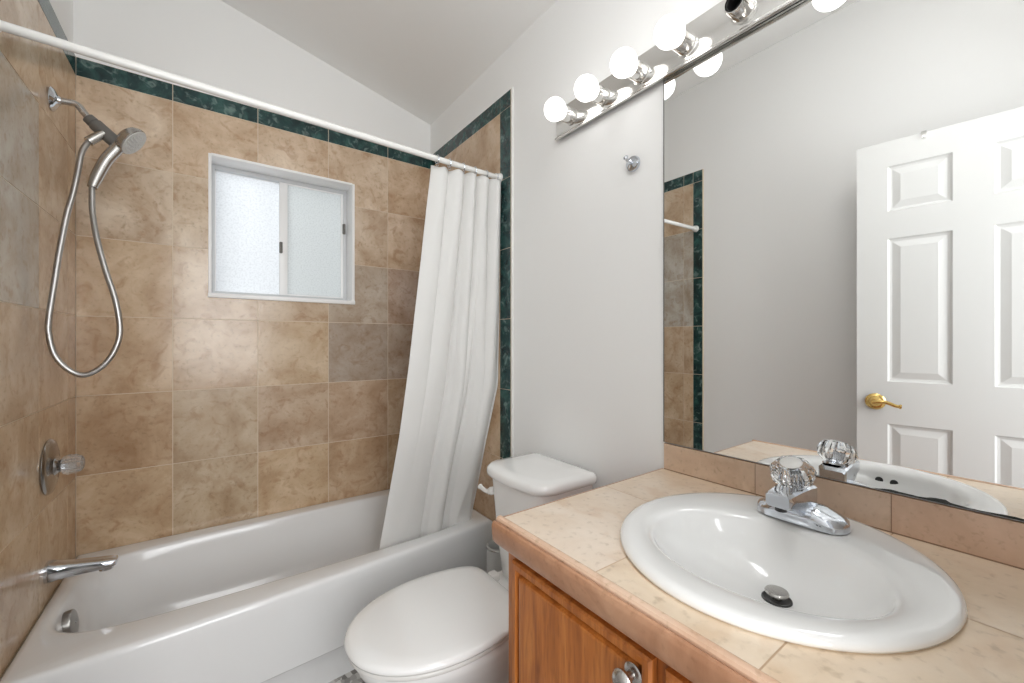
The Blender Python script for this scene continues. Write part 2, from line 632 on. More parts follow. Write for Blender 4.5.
bc = [(LCOL[i], LCOL[i + 1], ZS, ZT, (1, 1, 1)) for i in range(4)]
bc += [(YLO, YLI, ZS, ZT, (1, 1, 1))] + [(YLO, YLI, a, b_, (1, 1, 1)) for a, b_ in zip([0.0] + ROWS[:-1], ROWS)]
tiles(bm, (XL, 0, 0), (0, 1, 0), (0, 0, 1), (1, 0, 0), bc, 0.0075, seed=16)
tile_obj('tile_border', bm, [M['green']], wall_left)
bm = bmesh.new()
box(bm, XL - DRY - 0.002, XL - 0.0012, YLO - 0.004, YB, 0.0, ZT)
obj('grout_bed', bm, M['grout'], wall_left, smooth=False)

YRI, YRO = 1.520, 1.440
TX = XR - 0.0085
RCOL = [YRI, 1.827, 2.134, YB]
cells = [(RCOL[i], RCOL[i + 1], ROWS[k], ROWS[k + 1], random.Random(i * 7 + k).choice([(0.96, 0.90, 0.82), (1.0, 0.93, 0.86), (0.9, 0.82, 0.72)])) for i in range(3) for k in range(6)]
bm = bmesh.new()
tiles(bm, (TX, 0, 0), (0, 1, 0), (0, 0, 1), (-1, 0, 0), cells, 0.0075, seed=25)
tile_obj('tile_field', bm, [M['tile']], wall_right)
bm = bmesh.new()
bc = [(RCOL[i], RCOL[i + 1], ZS, ZT, (1, 1, 1)) for i in range(3)]
bc += [(YRO, YRI, ZS, ZT, (1, 1, 1))] + [(YRO, YRI, a, b_, (1, 1, 1)) for a, b_ in zip([0.0] + ROWS[:-1], ROWS)]
tiles(bm, (TX, 0, 0), (0, 1, 0), (0, 0, 1), (-1, 0, 0), bc, 0.0075, seed=26)
tile_obj('tile_border', bm, [M['green']], wall_right)
bm = bmesh.new()
box(bm, TX + 0.0012, XR + 0.002, YRO - 0.0025, YB, 0.0, ZT)
obj('grout_bed', bm, M['grout'], wall_right, smooth=False)
bm = bmesh.new()      # bead of white caulk along the outer edge of the strip
box(bm, TX + 0.001, XR + 0.002, YRO - 0.012, YRO - 0.002, 0.0, ZT + 0.001, 0.002)
obj('caulk_bead', bm, M['plastic'], wall_right, smooth=False)

# ------------------------------------------------------------------ window
win = bpy.data.objects.new('window_1', None)
COL.objects.link(win)
win.location = ((WX0 + WX1) / 2, YB, WZ0)
struct(win, 'small two pane sliding bathroom window with frosted glass above the tub', 'window')
bm = bmesh.new()    # white reveal lining the opening, with a thin face trim
YW = YB + 0.115
t = 0.009
for (x0, x1, z0, z1) in ((WX0 - .003, WX0 + t, WZ0, WZ1), (WX1 - t, WX1 + .003, WZ0, WZ1), (WX0 + t - .001, WX1 - t + .001, WZ1 - t, WZ1 + .003)):
    box(bm, x0, x1, YB - 0.004, YW + 0.03, z0, z1, 0.002)
obj('reveal', bm, M['frame'], win)
bm = bmesh.new()
box(bm, WX0 - 0.004, WX1 + 0.004, YB - 0.010, YW + 0.03, WZ0 - 0.012, WZ0 + 0.008, 0.003)
obj('sill', bm, M['frame'], win)
ix0, ix1, iz0, iz1 = WX0 + t, WX1 - t, WZ0 + 0.008, WZ1 - t
fw = 0.020
bm = bmesh.new()
for (x0, x1, z0, z1) in ((ix0, ix0 + fw * .6, iz0, iz1), (ix1 - fw, ix1, iz0, iz1), (ix0 + fw * .6 - .0015, ix1 - fw + .0015, iz0, iz0 + fw), (ix0 + fw * .6 - .0015, ix1 - fw + .0015, iz1 - fw, iz1)):
    box(bm, x0, x1, YW - 0.012, YW + 0.035, z0, z1, 0.002)
obj('outer_frame', bm, M['alu'], win)
xm = 0.292


def sash(x0, x1, y, w, gm, stile_l, stile_r):
    bm = bmesh.new()
    z0, z1 = iz0 + fw * 0.5, iz1 - fw * 0.5
    box(bm, x0, x0 + stile_l, y, y + 0.018, z0, z1, 0.0015)
    box(bm, x1 - stile_r, x1, y, y + 0.018, z0, z1, 0.0015)
    box(bm, x0 + stile_l - .001, x1 - stile_r + .001, y + .0004, y + 0.0176, z0, z0 + w, 0.0015)
    box(bm, x0 + stile_l - .001, x1 - stile_r + .001, y + .0004, y + 0.0176, z1 - w, z1, 0.0015)
    s = obj('sash', bm, M['frame'], win)
    bm = bmesh.new()
    box(bm, x0 + 0.004, x1 - 0.004, y + 0.007, y + 0.012, z0 + 0.004, z1 - 0.004)
    obj('pane', bm, gm, s, smooth=False)
    return s


sash(ix0 + 0.006, xm + 0.012, YW + 0.012, 0.012, M['glass_l'], 0.010, 0.024)
s2 = sash(xm - 0.014, ix1 - 0.012, YW - 0.008, 0.016, M['glass_r'], 0.036, 0.018)
for zc, xc in ((1.66, xm + 0.004 - 0.012), (1.80, ix1 - 0.016)):
    bm = bmesh.new()
    box(bm, xc - 0.007, xc + 0.007, YW - 0.022, YW - 0.006, zc - 0.028, zc + 0.028, 0.004)
    obj('latch', bm, M['greyrubber'], win)

# ------------------------------------------------------------------ open door behind, seen in the mirror
# leaf runs from the latch edge L to the hinge H (real side of the mirror)
Lp = Vector((2 * XR - 2.292 - 0.008, 0.576, 0))
Hp = Vector((Lp.x - 0.089, Lp.y - 0.684, 0))
du = (Hp - Lp).normalized()                 # along the leaf, latch to hinge
dn = Vector((-du.y, du.x, 0))
if dn.x < 0:
    dn = -dn                                 # face looking into the room
DW, DT, DZ0, DZ1 = (Hp - Lp).length, 0.035, 0.01, 2.03


def dpt(u, n, z):
    return Lp + du * u + dn * n + Vector((0, 0, z))


def dbox(bm, u0, u1, n0, n1, z0, z1, bev=0.0):
    t = bmesh.new()
    box(t, u0, u1, n0, n1, z0, z1, bev)
    for v_ in t.verts:
        v_.co = dpt(*v_.co)
    merge(bm, t)


bm = bmesh.new()
us = [0.0, 0.100, 0.288, 0.394, 0.584, DW]
zs = [DZ0, 0.24, 0.845, 1.022, 1.622, 1.735, 1.925, DZ1]
# front face with six pressed panels
def dquad(bm, P):
    bm.faces.new([bm.verts.new(dpt(*p)) for p in P])


for i in range(5):
    for k in range(7):
        u0, u1, z0, z1 = us[i], us[i + 1], zs[k], zs[k + 1]
        if i in (1, 3) and k in (1, 3, 5):
            rings = []
            for ins, n in ((0, 0), (0.006, -0.007), (0.014, -0.009), (0.040, -0.002), (0.043, -0.002)):
                rings.append([dpt(u0 + ins, n, z0 + ins), dpt(u1 - ins, n, z0 + ins), dpt(u1 - ins, n, z1 - ins), dpt(u0 + ins, n, z1 - ins)])
            loft(bm, rings, False, True)
        else:
            dquad(bm, [(u0, 0, z0), (u1, 0, z0), (u1, 0, z1), (u0, 0, z1)])
for P in ([(0, 0, DZ0), (0, 0, DZ1), (0, -DT, DZ1), (0, -DT, DZ0)], [(DW, 0, DZ0), (DW, 0, DZ1), (DW, -DT, DZ1), (DW, -DT, DZ0)],
          [(0, 0, DZ0), (DW, 0, DZ0), (DW, -DT, DZ0), (0, -DT, DZ0)], [(0, 0, DZ1), (DW, 0, DZ1), (DW, -DT, DZ1), (0, -DT, DZ1)],
          [(0, -DT, DZ0), (DW, -DT, DZ0), (DW, -DT, DZ1), (0, -DT, DZ1)]):
    dquad(bm, P)
bmesh.ops.remove_doubles(bm, verts=bm.verts, dist=2e-4)
door = struct(obj('door_1', bm, M['door'], angle=12), 'white six panel door standing open against the left wall, seen in the mirror', 'door')
hu, hz = 0.062, 0.935
bm = bmesh.new()
lathe(bm, dpt(hu, 0, hz), dn, [(0, 0.034), (0.006, 0.034), (0.010, 0.030), (0.012, 0.022), (0.020, 0.017), (0.026, 0.012), (0.050, 0.011)], 36)
han = obj('door_handle', bm, M['brass'], door)
han['label'] = 'polished brass lever handle'
bm = bmesh.new()
pts = spline([dpt(hu - 0.004, 0.050, hz), dpt(hu + 0.02, 0.054, hz + 0.004), dpt(hu + 0.042, 0.052, hz + 0.002), dpt(hu + 0.066, 0.050, hz - 0.008), dpt(hu + 0.084, 0.048, hz - 0.010)], 6)
tube(bm, pts, [0.009 - 0.003 * i / len(pts) + (0.003 if i > len(pts) - 4 else 0) for i in range(len(pts))], 12)
obj('lever', bm, M['brass'], han)
bm = bmesh.new()
dbox(bm, -0.002, 0.001, -0.026, -0.010, hz - 0.028, hz + 0.028)
obj('latch_plate', bm, M['darkmetal'], door)
bm = bmesh.new()
dbox(bm, 0.200, 0.216, 0.0005, 0.004, DZ1 - 0.024, DZ1 + 0.004)
dbox(bm, 0.200, 0.216, -DT - 0.004, 0.004, DZ1 + 0.001, DZ1 + 0.004)
dbox(bm, 0.205, 0.211, 0.003, 0.012, DZ1 - 0.022, DZ1 - 0.014)
tag(obj('door_hook', bm, M['plastic'], loc=dpt(0.208, 0, DZ1)), 'tiny white hook clipped over the top edge of the door in the mirror', 'hook')

# ------------------------------------------------------------------ bathtub
TZ = 0.379
TX0, TX1, TY1 = XL + 0.001, TX - 0.001, YB - 0.001


def tub_front(x):
    q = (x - XL) / (XR - XL)
    return 1.486 + 0.095 * q ** 1.8


tub = thing('bathtub', 'white alcove bathtub under the frosted window', 'bathtub', ((TX0 + TX1) / 2, 1.9, 0))
cx, cy = 0.305, 1.895
hx0, hx1, hy0, hy1 = cx - TX0, TX1 - cx, None, TY1 - cy
angs = sorted([2 * PI * i / 144 for i in range(144)] + [math.atan2(sy, sx) % (2 * PI) for sx, sy in ((hx1, hy1), (-hx0, hy1), (-hx0, -(cy - 1.486)), (hx1, -(cy - 1.58)))])


def rect_pt(a, ins):
    c_, s_ = math.cos(a), math.sin(a)
    # outer outline: three straight sides, slightly bowed front
    tx = min(3.0, (hx1 if c_ > 0 else hx0) / max(abs(c_), 1e-9))
    if s_ > 0:
        t_ = min(tx, hy1 / max(abs(s_), 1e-9))
    else:
        t_ = tx
        lo, hi = 0.0, tx
        for _ in range(30):
            mid_ = (lo + hi) / 2
            if cy + mid_ * s_ < tub_front(cx + mid_ * c_):
                hi = mid_
            else:
                lo = mid_
        t_ = min(tx, lo if lo < tx * 0.9999 else tx)
    p = Vector((cx + t_ * c_, cy + t_ * s_, 0))
    if ins:
        p.x = min(max(p.x, TX0 + ins), TX1 - ins)
        p.y = min(max(p.y, tub_front(p.x) + ins), TY1 - ins)
    return p


def opening(a, x0, x1, y0, y1, n):
    c_, s_ = math.cos(a), math.sin(a)
    ax = (x1 - cx) if c_ > 0 else (cx - x0)
    ay = (y1 - cy) if s_ > 0 else (cy - y0)
    r_ = (abs(c_ / ax) ** n + abs(s_ / ay) ** n) ** (-1 / n)
    return Vector((cx + r_ * c_, cy + r_ * s_, 0))


rings = []
for z, ins in ((TZ - 0.060, 0.0), (TZ - 0.045, 0.0), (TZ - 0.018, 0.0), (TZ - 0.008, 0.0025), (TZ - 0.002, 0.009), (TZ, 0.018)):
    rings.append([rect_pt(a, ins) + Vector((0, 0, z)) for a in angs])
for z, e, n in ((TZ, -0.020, 5.2), (TZ - 0.002, -0.010, 5.2), (TZ - 0.007, -0.003, 5.0), (TZ - 0.016, 0.002, 5.0), (TZ - 0.05, 0.008, 4.8), (TZ - 0.12, 0.022, 4.4), (TZ - 0.20, 0.042, 4.0), (TZ - 0.26, 0.065, 3.7), (TZ - 0.292, 0.10, 3.4), (TZ - 0.305, 0.16, 3.0), (TZ - 0.309, 0.23, 2.6)):
    slope = max(0.0, e) * 1.3          # the far end slopes back more
    rings.append([opening(a, -0.372 + e, 0.985 - e - slope, 1.618 + e * 0.8, 2.165 - e * 0.9 if e > 0 else 2.165 - e * .6, n) + Vector((0, 0, z)) for a in angs])
bm = bmesh.new()
loft(bm, rings, False, True)
obj('basin', bm, M['tub'], tub, angle=50)
bm = bmesh.new()     # apron following the slightly bowed front, with a recessed foot
N = 40
xs = [lerp(TX0, TX1, i / N) for i in range(N + 1)]
prof = [(0.045, 0.0), (0.030, 0.0), (0.030, 0.112), (0.028, 0.120), (0.004, 0.122), (0.0005, 0.127), (0.0005, TZ - 0.056), (0.045, TZ - 0.056)]
loft(bm, [[Vector((x, tub_front(x) + d, z)) for d, z in prof] for x in xs], True, True)
obj('apron', bm, M['tub'], tub, angle=30)
bm = bmesh.new()
ov = Vector((-0.361, 1.845, 0.312))
on = Vector((1, -0.02, 0.14)).normalized()
lathe(bm, ov - on * 0.004, on, [(0, 0.040), (0.018, 0.041), (0.022, 0.039), (0.0235, 0.035), (0.024, 0.004), (0.0265, 0.003)], 36)
obj('overflow_plate', bm, M['oldnickel'], tub)['label'] = 'round brushed overflow plate'
bm = bmesh.new()
lathe(bm, (-0.16, 1.90, TZ - 0.311), (0, 0, 1), [(0, 0.034), (0.004, 0.034), (0.006, 0.030), (0.004, 0.022), (0.008, 0.016)], 28)
obj('drain', bm, M['chrome'], tub)

# tub spout
bm = bmesh.new()
sy = 1.905
prof = [(0.0, 0.468, 0.034, 0.030), (0.010, 0.468, 0.034, 0.030), (0.030, 0.466, 0.030, 0.025), (0.07, 0.462, 0.028, 0.021), (0.115, 0.458, 0.028, 0.0175), (0.150, 0.456, 0.027, 0.0145), (0.160, 0.457, 0.024, 0.011), (0.163, 0.458, 0.012, 0.006)]
rings = []
for dx, z, w, h in prof:
    rings.append([Vector((XL + dx, sy + math.copysign(abs(math.cos(a)) ** 0.6, math.cos(a)) * w, z + math.copysign(abs(math.sin(a)) ** 0.7, math.sin(a)) * h)) for a in [2 * PI * i / 32 for i in range(32)]])
loft(bm, rings)
sp = thing('tub_spout', 'chrome tub spout on the left tiled wall above the tub', 'spout', (XL, sy, 0.468))
obj('spout_body', bm, M['chrome'], sp)
bm = bmesh.new()
lathe(bm, (XL + 0.135, sy, 0.452), (0, 0, -1), [(0, 0.019), (0.016, 0.0185), (0.018, 0.016), (0.012, 0.014)], 28)
obj('outlet', bm, M['chrome'], sp)

# shower valve
vv = Vector((XL, 1.918, 0.794))
va = thing('shower_valve', 'round chrome shower valve with clear knob on the left tiled wall', 'shower valve', vv)
bm = bmesh.new()
lathe(bm, vv, (1, 0, 0), [(0, 0.086), (0.004, 0.087), (0.009, 0.083), (0.013, 0.070), (0.015, 0.045), (0.017, 0.030), (0.024, 0.026), (0.026, 0.022), (0.034, 0.018)], 48)
obj('escutcheon', bm, M['oldchrome'], va)


def facet_knob(bm, org, axis, prof, n=10, amp=0.10):
    d, a, b2 = frame_of(axis)
    org = Vector(org)
    rings = []
    for j, (h, r_) in enumerate(prof):
        ring = []
        for i in range(n * 4):
            th = 2 * PI * i / (n * 4)
            k = 1 + amp * (abs(math.cos(th * n / 2)) - 0.5) if r_ > 0.008 else 1
            ring.append(org + d * h + a * (math.cos(th) * r_ * k) + b2 * (math.sin(th) * r_ * k))
        rings.append(ring)
    loft(bm, rings)


bm = bmesh.new()
facet_knob(bm, vv + Vector((0.030, 0, 0)), (1, 0, 0), [(0, 0.018), (0.004, 0.026), (0.014, 0.0295), (0.034, 0.0280), (0.046, 0.023), (0.051, 0.014), (0.052, 0.004)], 10, 0.14)
obj('knob', bm, M['frostacrylic'], va, angle=8)['label'] = 'clear faceted knob'
bm = bmesh.new()
lathe(bm, vv + Vector((0.031, 0, 0)), (1, 0, 0), [(0, 0.009), (0.030, 0.009), (0.031, 0.006)], 20)
obj('stem', bm, M['chrome'], va)

# ------------------------------------------------------------------ handheld shower
YSH = 1.945
sh = thing('handheld_shower', 'handheld shower with grey bracket and looping metal hose on the left wall', 'shower head', (XL, YSH, 1.969))
bm = bmesh.new()
lathe(bm, (XL, YSH, 1.969), (1, 0, -0.03), [(0, 0.036), (0.003, 0.037), (0.010, 0.031), (0.015, 0.020), (0.018, 0.014), (0.024, 0.012)], 40)
obj('wall_flange', bm, M['chrome'], sh)
arm = spline([(XL + 0.008, YSH, 1.969), (XL + 0.055, YSH, 1.971), (-0.340, YSH - 0.002, 1.948), (-0.325, YSH - 0.004, 1.926)], 8)
bm = bmesh.new()
tube(bm, arm, 0.0105, 18)
obj('arm', bm, M['nickel'], sh)
A0, A1 = Vector((-0.331, YSH - 0.004, 1.934)), Vector((-0.256, YSH - 0.010, 1.862))
bm = bmesh.new()
ax = (A1 - A0).normalized()
ln = (A1 - A0).length
lathe(bm, A0, ax, [(0, 0.012), (0.002, 0.017), (0.018, 0.018), (0.021, 0.015), (0.024, 0.015), (0.026, 0.0205), (0.080, 0.0215), (ln, 0.020), (ln + 0.004, 0.014)], 30)
obj('bracket', bm, M['greyrubber'], sh)['label'] = 'dark grey plastic bracket'
# side outlet of the bracket, where the hose starts
bm = bmesh.new()
H0 = Vector((-0.290, YSH - 0.018, 1.888))
H1 = Vector((-0.325, YSH - 0.028, 1.846))
tube(bm, [H0, lerp(H0, H1, .5), H1], [0.012, 0.014, 0.014], 18)
obj('hose_connector', bm, M['nickel'], sh)
# handle: from the head down to the hose
hp = spline([(-0.243, YSH - 0.016, 1.872), (-0.262, YSH - 0.018, 1.838), (-0.284, YSH - 0.024, 1.795), (-0.303, YSH - 0.032, 1.738), (-0.314, YSH - 0.040, 1.695)], 6)
bm = bmesh.new()
n = len(hp)
tube(bm, hp, [lerp(0.0195, 0.0155, i / n) if i < n * .75 else lerp(0.0165, 0.012, (i / n - .75) * 4) for i in range(n)], 22)
obj('handle', bm, M['nickel'], sh)
hc = Vector((-0.222, YSH - 0.022, 1.881))
hn = Vector((0.80, -0.15, -0.62)).normalized()
bm = bmesh.new()
lathe(bm, hc - hn * 0.026, hn, [(0, 0.016), (0.004, 0.032), (0.012, 0.044), (0.024, 0.050), (0.034, 0.0510), (0.036, 0.049)], 40)
hd = obj('head', bm, M['nickel'], sh)
bm = bmesh.new()
lathe(bm, hc + hn * 0.0095, hn, [(0, 0.047), (0.003, 0.047), (0.0035, 0.044), (0.002, 0.037), (0.002, 0.004)], 40)
_, ha, hb = frame_of(hn)
for ri, cnt in ((0.012, 6), (0.023, 11), (0.033, 16)):
    for i in range(cnt):
        th = 2 * PI * i / cnt
        lathe(bm, hc + hn * 0.011 + ha * math.cos(th) * ri + hb * math.sin(th) * ri, hn, [(0, 0.0030), (0.004, 0.0024)], 8)
obj('spray_face', bm, M['canister'], hd)['label'] = 'pale grey spray face with nozzles'
hose = spline([H1, (-0.338, 1.902, 1.800), (-0.346, 1.890, 1.722), (-0.354, 1.880, 1.655), (-0.364, 1.868, 1.590), (-0.376, 1.850, 1.474), (-0.385, 1.835, 1.360), (-0.393, 1.822, 1.254), (-0.392, 1.820, 1.209), (-0.380, 1.820, 1.148), (-0.351, 1.820, 1.103), (-0.316, 1.820, 1.086), (-0.277, 1.820, 1.112), (-0.249, 1.822, 1.162), (-0.237, 1.825, 1.226), (-0.248, 1.830, 1.321), (-0.274, 1.845, 1.421), (-0.297, 1.865, 1.524), (-0.311, 1.890, 1.612), (-0.3145, 1.905, 1.695)], 12)
bm = bmesh.new()
dense = []
for a_, b_ in zip(hose[:-1], hose[1:]):
    k = max(1, int((b_ - a_).length / 0.0022))
    dense += [lerp(a_, b_, i / k) for i in range(k)]
dense.append(hose[-1])
tube(bm, dense, [0.0085 if i % 2 else 0.0074 for i in range(len(dense))], 10)
obj('hose', bm, M['hosemetal'], sh, angle=70)['label'] = 'ribbed metal hose hanging in a loop'

# ------------------------------------------------------------------ shower rod, hooks and curtain
RZ0, RZ1, RY0, RY1 = 1.908, 1.916, 1.442, 1.517
rod = thing('curtain_rod', 'white shower curtain rod spanning the tub from wall to wall', 'curtain rod', (XL, RY0, RZ0))


def rod_pt(x):
    q = (x - XL) / (TX - XL)
    return Vector((x, lerp(RY0, RY1, q), lerp(RZ0, RZ1, q)))


bm = bmesh.new()
tube(bm, [rod_pt(XL + 0.004), rod_pt(0.30), rod_pt(TX - 0.004)], 0.0110, 24)
obj('rod', bm, M['plastic'], rod)
for x, d in ((XL + 0.0005, 1), (TX - 0.0005, -1)):
    bm = bmesh.new()
    lathe(bm, rod_pt(x), (d, 0, 0), [(0, 0.020), (0.008, 0.020), (0.014, 0.016), (0.028, 0.0145)], 28)
    obj('end_cap', bm, M['plastic'], rod)

random.seed(4)
NS, NT_ = 260, 90
Lx = [(0.20, 0.520), (0.33, 0.546), (1.36, 0.657), (1.88, 0.716)]
Rx = [(0.20, 0.958), (0.42, 0.972), (0.74, 0.990), (1.0, 1.032), (1.37, 1.040), (1.90, 1.040)]
My = [(0.20, 1.688), (0.379, 1.668), (0.60, 1.625), (0.80, 1.585), (1.10, 1.552), (1.50, 1.530), (1.90, 1.518)]


MyR = [(0.20, 1.668), (0.42, 1.640), (0.60, 1.590), (0.74, 1.556), (1.0, 1.522), (1.9, 1.518)]


def fold(x):
    """one soft lobe per unit: broad towards the room, tight valley between lobes"""
    f_ = x - math.floor(x)
    return math.sin(PI * f_) ** 0.75


TOPK = [(0.0, 0.0), (0.16, 0.7), (0.30, 1.25), (0.46, 2.0), (0.60, 2.8), (0.72, 3.5), (0.86, 4.2), (1.0, 5.0)]
BOTK = [(0.0, 0.35), (0.12, 0.55), (0.30, 0.80), (0.47, 1.0), (0.60, 1.6), (0.70, 2.0), (0.86, 2.55), (1.0, 3.0)]


def smooth01(x):
    x = min(1, max(0, x))
    return x * x * (3 - 2 * x)


def curt(s, t):
    z0 = lerp(1.899, 1.899, s)
    z = lerp(z0, 0.20, t)
    xl, xr = curve1(Lx, z), curve1(Rx, z)
    w = smooth01(t * 1.25)
    # each state is a height towards the room; the folds of the top melt into the wider ones below
    ft = fold(curve1(TOPK, s + 0.03 * t))
    fb = fold(curve1(BOTK, s + 0.02 * math.sin(3 * t)))
    at = lerp(0.036, 0.030, t) * (0.45 + 0.55 * min(1, s * 2.5))
    ab = 0.042 * (0.75 + 0.25 * s)
    yy = lerp(curve1(My, z), curve1(MyR, z) - 0.018, s * s) + 0.020 - lerp(at * ft, ab * fb, w)
    xx = lerp(xl, xr, s)
    lean = math.cos(PI * (curve1(BOTK, s) % 1.0)) * 0.010 * w * min(1, 6 * s) * min(1, 8 * (1 - s))
    xx += lean
    wr = 0.0012 * math.sin(21 * s + 9 * t) * math.sin(13 * t + 4 * s)
    if t < 0.02:
        z -= 0.007 * (0.5 - 0.5 * math.cos(2 * PI * 6 * s)) * (1 - t / 0.02)
    if z < 0.40:
        yy = max(yy, 1.630)
    elif z < 0.8:
        yy = max(yy, lerp(1.630, 1.50, (z - 0.40) / 0.4))
    return Vector((min(xx, TX - 0.003), yy + wr, z))


bm = bmesh.new()
grid = [[bm.verts.new(curt(i / NS, j / NT_)) for i in range(NS + 1)] for j in range(NT_ + 1)]
for j in range(NT_):
    for i in range(NS):
        bm.faces.new([grid[j][i], grid[j][i + 1], grid[j + 1][i + 1], grid[j + 1][i]])
cur = obj('shower_curtain', bm, M['curtain'], angle=180, loc=(0.9, 1.55, 1.9))
so = cur.modifiers.new('cloth', 'SOLIDIFY')
so.thickness = 0.0016
so.offset = 0
tag(cur, 'white fabric shower curtain gathered at the right end of the rod', 'shower curtain')

hook_names = ['leftmost, at the loose edge of the curtain', 'second from the loose left edge', 'third from the loose left edge', 'fourth from the loose left edge', 'fifth, next to the wall end', 'last, nearest the right wall']
hook_src = None
for i, s in enumerate((0.03, 0.20, 0.40, 0.58, 0.76, 0.93)):
    p = curt(s, 0.006)
    c = rod_pt(p.x)
    lab = 'chrome curtain hook on the white rod, ' + hook_names[i]
    if hook_src is None:
        bm = bmesh.new()
        pts = []
        for k in range(25):
            a = 2 * PI * k / 24
            pts.append(c + Vector((0, math.sin(a) * 0.0158, math.cos(a) * 0.0165 - 0.002)))
        tube(bm, pts[:-1] + [pts[0]], 0.0016, 8)
        tube(bm, spline([c + Vector((0, -0.013, -0.012)), c + Vector((0.002, -0.010, -0.018)), c + Vector((0.003, 0.0, -0.028)), c + Vector((0.0, 0.008, -0.022))], 5), 0.0016, 8)
        hook_src = obj('curtain_hook', bm, M['chrome'], loc=c)
        o = hook_src
    else:
        o = hook_src.copy()
        COL.objects.link(o)
        o.location = c
    tag(o, lab, 'hook', 'chrome hooks of the shower curtain')

# ------------------------------------------------------------------ toilet
TY = 1.093
toi = thing('toilet', 'white two piece toilet with closed lid between the tub and the vanity', 'toilet', (0.62, TY, 0))


def egg(x0, x1, hw, n=72, back=0.80, sq=8.0):
    """outline: rounded nose at x0, squarer at x1; widest near xw"""
    xw = lerp(x0, x1, 0.56)
    pts = []
    for i in range(n):
        a = 2 * PI * i / n
        c_, s_ = math.cos(a), math.sin(a)
        if c_ < 0:
            r_ = (abs(c_) ** 2.1 + abs(s_) ** 2.1) ** (-1 / 2.1)
            pts.append((xw + c_ * r_ * (xw - x0), TY + s_ * r_ * hw))
        else:
            r_ = (abs(c_) ** sq + abs(s_) ** sq) ** (-1 / sq)
            x = xw + c_ * r_ * (x1 - xw)
            q = (x - xw) / (x1 - xw)
            pts.append((x, TY + s_ * r_ * hw * (1 - (1 - back) * q ** 1.8)))
    return pts


def ering(x0, x1, hw, z, **k):
    return [Vector((x, y, z)) for x, y in egg(x0, x1, hw, **k)]


bm = bmesh.new()    # bowl and foot
rings = [ering(0.47, 0.90, 0.118, 0.0, back=0.9), ering(0.468, 0.90, 0.120, 0.012, back=0.9), ering(0.485, 0.89, 0.106, 0.05, back=0.9), ering(0.48, 0.88, 0.100, 0.12, back=0.9),
         ering(0.44, 0.87, 0.112, 0.19, back=0.85), ering(0.375, 0.85, 0.140, 0.25, back=0.8), ering(0.325, 0.83, 0.165, 0.305, back=0.75), ering(0.302, 0.80, 0.180, 0.345, back=0.72),
         ering(0.298, 0.79, 0.184, 0.366, back=0.72), ering(0.303, 0.785, 0.180, 0.374, back=0.72), ering(0.33, 0.76, 0.15, 0.375, back=0.72)]
loft(bm, rings)
# deck carrying the tank
box(bm, 0.70, 1.005, TY - 0.115, TY + 0.115, 0.30, 0.386, 0.016, 3)
obj('bowl', bm, M['porcelain'], toi, angle=60)
bm = bmesh.new()
loft(bm, [ering(0.290, 0.750, 0.186, 0.377), ering(0.284, 0.753, 0.190, 0.380), ering(0.284, 0.753, 0.190, 0.388), ering(0.288, 0.750, 0.187, 0.3905)])
obj('seat', bm, M['plastic'], toi, angle=60)
bm = bmesh.new()
rings = [ering(0.288, 0.752, 0.188, 0.392), ering(0.279, 0.756, 0.195, 0.396), ering(0.277, 0.757, 0.197, 0.402), ering(0.281, 0.754, 0.194, 0.409), ering(0.292, 0.748, 0.187, 0.4135), ering(0.33, 0.725, 0.163, 0.4165), ering(0.40, 0.69, 0.11, 0.4190), ering(0.47, 0.62, 0.04, 0.4200)]
loft(bm, rings)
obj('lid', bm, M['porcelain'], toi, angle=60)
for s in (-1, 1):
    bm = bmesh.new()
    box(bm, 0.758, 0.790, TY + s * 0.075 - 0.018, TY + s * 0.075 + 0.018, 0.384, 0.408, 0.006, 3)
    obj('hinge', bm, M['plastic'], toi)


def tank_ring(x0, x1, hw, z, bow=0.03, rc=0.05, n=14):
    """rounded rectangle with the front (-x) bowed out"""
    pts = []
    corners = [(x1 - rc * .5, TY + hw - rc * .5, 0, rc * .5), (x0 + rc, TY + hw - rc, PI / 2, rc), (x0 + rc, TY - hw + rc, PI, rc), (x1 - rc * .5, TY - hw + rc * .5, 1.5 * PI, rc * .5)]
    seq = []
    for cx_, cy_, a0, r_ in corners:
        for i in range(n + 1):
            a = a0 + PI / 2 * i / n
            seq.append([cx_ + math.cos(a) * r_, cy_ + math.sin(a) * r_])
        if a0 == PI / 2:
            for i in range(1, 16):
                seq.append([x0, lerp(TY + hw - rc, TY - hw + rc, i / 16)])
    for p in seq:
        q = (p[1] - TY) / hw
        f = max(0, min(1, (x1 - 0.04 - p[0]) / (x1 - x0 - 0.04)))
        pts.append(Vector((p[0] - bow * (1 - q * q) * f, p[1], z)))
    return pts


bm = bmesh.new()
TY0_ = TY; TY = 1.089
rings = [tank_ring(0.83, 1.010, 0.1000, 0.385, 0.015), tank_ring(0.818, 1.015, 0.1160, 0.400, 0.02), tank_ring(0.812, 1.018, 0.1320, 0.50, 0.022), tank_ring(0.804, 1.020, 0.1555, 0.714, 0.026), tank_ring(0.806, 1.018, 0.1537, 0.740, 0.026)]
loft(bm, rings)
obj('tank', bm, M['porcelain'], toi, angle=60)
bm = bmesh.new()
rings = [tank_ring(0.800, 1.022, 0.1572, 0.725, 0.028), tank_ring(0.790, 1.026, 0.1651, 0.730, 0.030), tank_ring(0.788, 1.027, 0.1668, 0.740, 0.030), tank_ring(0.790, 1.026, 0.1651, 0.752, 0.030), tank_ring(0.798, 1.022, 0.1589, 0.760, 0.030), tank_ring(0.83, 1.005, 0.1335, 0.764, 0.024), tank_ring(0.88, 0.96, 0.0790, 0.766, 0.01, rc=0.03)]
loft(bm, rings)
obj('tank_lid', bm, M['porcelain'], toi, angle=60)
bm = bmesh.new()
